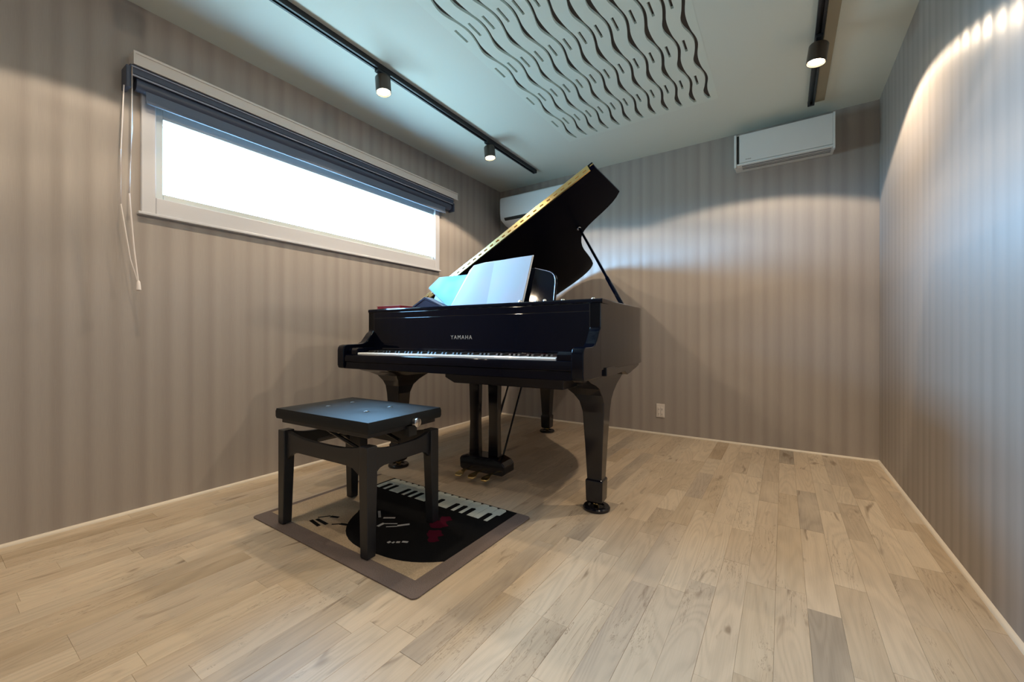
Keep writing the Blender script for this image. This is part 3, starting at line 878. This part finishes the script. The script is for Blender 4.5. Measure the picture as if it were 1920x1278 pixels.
# lift mechanism
b = bm_new(); box(b, -.035, .035, -.02, .02, .345, SZ - .070); obj('lift_column', b, M['benchwood'], BN, .002)
b = bm_new(); tube(b, [(-.20, 0, .385), (.245, 0, .452)], .008, 8); obj('lift_spindle', b, M['steel'], BN, smooth=True)
for s in (-1, 1):
    for q in (-1, 1):
        b = bm_new(); tube(b, [(-.16 * q, s * .10 + .009 * q, .375), (.12 * q, s * .10 + .009 * q, SZ - .078)], .008, 6)
        obj('scissor_arm', b, M['benchwood'], BN)
b = bm_new(); tube(b, [(BW - .02, .03, .484), (BW + .012, .03, .484), (BW + .014, .03, .484), (BW + .036, .03, .484), (BW + .038, .03, .484)], [.007, .007, .017, .019, .014], 16)
o = obj('height_knob', b, M['steel'], BN, smooth=True); o['label'] = 'bright round height knob'
b = bm_new(); box(b, BW - .03, BW + .006, .01, .055, .425, .470); obj('knob_bracket', b, M['dark'], BN, .002)
# aprons with arched lower edges
ZA0, ZA1 = .335, .425
def apron(hl, y_, along):
    n = 16; bot = []
    for i in range(n + 1):
        u = -1 + 2 * i / n
        bot.append((u * hl, ZA0 - .055 * max(0, (abs(u) - .62) / .38) ** 2.2))
    pts = [(hl, ZA1)] + [(-hl, ZA1)] + bot
    # top edge dips towards the middle
    top = []
    for i in range(n + 1):
        u = 1 - 2 * i / n
        top.append((u * hl, ZA1 - .028 * (1 - abs(u) ** 3)))
    pts = top + bot
    b = bm_new(); prism(b, pts, 1 if along else 0, y_ - .010, y_ + .010)
    return obj('apron', b, M['benchwood'], BN, .002)
for s in (-1, 1):
    apron(BW - .035, s * (BD - .022), True); apron(BD - .030, s * (BW - .024), False)
for sx in (-1, 1):
    for sy in (-1, 1):
        x0, x1 = sorted((sx * BW, sx * (BW - .048))); y0, y1 = sorted((sy * BD, sy * (BD - .048)))
        b = bm_new(); xi = sx * (BW - .040); yi = sy * (BD - .040)
        X0, X1 = sorted((sx * BW, xi)); Y0, Y1 = sorted((sy * BD, yi))
        loft(b, [(.0074, X0, X1, Y0, Y1), (.30, x0, x1, y0, y1), (ZA1, x0, x1, y0, y1)])
        l = obj('leg', b, M['benchwood'], BN, .003)

# ------------------------------------------------------------------ rug with a piano picture
RX0, RX1, RY0, RY1 = -2.055, -.972, .893, 1.612
RG = thing('rug', 'beige rug with a black piano pattern and mauve border under the bench', 'rug', ((RX0 + RX1) / 2, (RY0 + RY1) / 2, 0))
hx, hy = (RX1 - RX0) / 2, (RY1 - RY0) / 2
def rr(x0, x1, y0, y1, r, n=5):
    o = []
    for cx, cy, a0 in ((x1 - r, y0 + r, -90), (x1 - r, y1 - r, 0), (x0 + r, y1 - r, 90), (x0 + r, y0 + r, 180)):
        for k in range(n + 1): o.append((cx + r * math.cos(R(a0 + 90 * k / n)), cy + r * math.sin(R(a0 + 90 * k / n))))
    return o
b = bm_new(); prism(b, rr(-hx, hx, -hy, hy, .02), 2, .0003, .0050); obj('border', b, M['rug_border'], RG, .0015)
BDR = .075
fx0, fx1, fy0, fy1 = -hx + .03, hx - BDR, -hy + BDR, hy - .004
b = bm_new(); prism(b, [(fx0, fy0), (fx1, fy0), (fx1, fy1), (fx0, fy1)], 2, .0045, .0056); obj('field', b, M['rug_field'], RG)
# black grand piano seen from above: straight side on the right, tail curving towards the near left
bl = [(fx1 + .001, fy1 - .002), (-.40, fy1 - .002), (-.40, .22), (-.36, .12)] + bez((-.36, .12), (-.30, .03), (-.22, .02), (-.17, -.06), 6)[1:] + \
     bez((-.17, -.06), (-.12, -.16), (-.02, -.275), (.18, fy0 + .030), 10)[1:] + bez((.18, fy0 + .035), (.30, fy0 + .035), (.38, fy0 + .06), (fx1 + .001, fy0 + .14), 8)[1:]
b = bm_new(); prism(b, bl, 2, .0052, .0064); obj('piano_shape', b, M['rug_black'], RG)
# printed keys along the far edge
kx0, kx1 = -.385, fx1 - .050; nk = 16; kw = (kx1 - kx0) / nk
for i in range(nk):
    n = i % 7
    x0 = kx0 + i * kw + .0008; x1 = kx0 + (i + 1) * kw - .0008
    yb = fy1 - .150
    cl = .014 if n in (1, 2, 4, 5, 6) else 0; cr = .014 if n in (0, 1, 3, 4, 5) else 0
    b = bm_new()
    pts = [(x0 + cl, fy1 - .006), (x0 + cl, fy1 - .08), (x0, fy1 - .085), (x0, yb + .012), (x0 + .010, yb), (x1 - .010, yb), (x1, yb + .012), (x1, fy1 - .085), (x1 - cr, fy1 - .08), (x1 - cr, fy1 - .006)]
    # naturals widen at the far edge on this rug: black keys come from the near side
    pts = [(x, 2 * (fy1 - .078) - y) for x, y in pts][::-1]
    prism(b, pts, 2, .0060, .0071); obj('printed_key', b, M['rug_white'], RG)
# black notes on the beige field
def quad(bm, p0, p1, wd, z0=.0054, z1=.0064):
    p0 = Vector(p0); p1 = Vector(p1); d = (p1 - p0).normalized(); nn = Vector((-d.y, d.x)) * wd
    prism(bm, [tuple(p0 - nn), tuple(p1 - nn), tuple(p1 + nn), tuple(p0 + nn)], 2, z0, z1)
def R2L(x, y): return (x - (RX0 + RX1) / 2, y - (RY0 + RY1) / 2)
b = bm_new()
N = [((583, 977), (598, 988), .008), ((594, 975), (613, 985), .008), ((596, 972), (620, 969), .004), ((620, 970), (635, 972), .008), ((622, 985), (640, 984), .004), ((638, 984), (652, 986), .008)]
_f = 759.; _S, _C = math.sin(math.atan2(508, 759)), math.cos(math.atan2(508, 759))
def floorpt(px):       # where those marks lie on the floor of the room
    u, v = px[0] - 960, px[1] - 633; t = H_EYE / v
    return R2L((-_f * _S + _C * u) * t, (_f * _C + _S * u) * t)
for p, q_, wd in N: quad(b, floorpt(p), floorpt(q_), wd)
obj('printed_notes', b, M['rug_black'], RG)
b = bm_new()
for p, q_, wd in [((711, 960), (712, 972), .006), ((719, 973), (741, 973), .006), ((708, 989), (720, 983), .007), ((720, 984), (745, 984), .003), ((745, 988), (768, 985), .007), ((724, 990), (745, 989), .003),
                  ((728, 1018), (731, 1020), .007), ((736, 1019), (739, 1020), .006), ((743, 1019), (750, 1019), .006), ((754, 1018), (765, 1019), .006)]:
    quad(b, floorpt(p), floorpt(q_), wd, .0062, .0070)
obj('printed_script', b, M['rug_text'], RG)
b = bm_new()
for (p, r_) in [((822, 985), .045), ((815, 1003), .038), ((836, 975), .03), ((812, 1014), .026)]:
    cx, cy = floorpt(p); prism(b, [(cx + r_ * (1 + .18 * math.sin(5 * a)) * math.cos(a), cy + r_ * .8 * (1 + .18 * math.cos(4 * a)) * math.sin(a)) for a in [2 * math.pi * k / 18 for k in range(18)]], 2, .0062, .0070 + r_ * .004)
obj('printed_rose', b, M['rug_red'], RG)
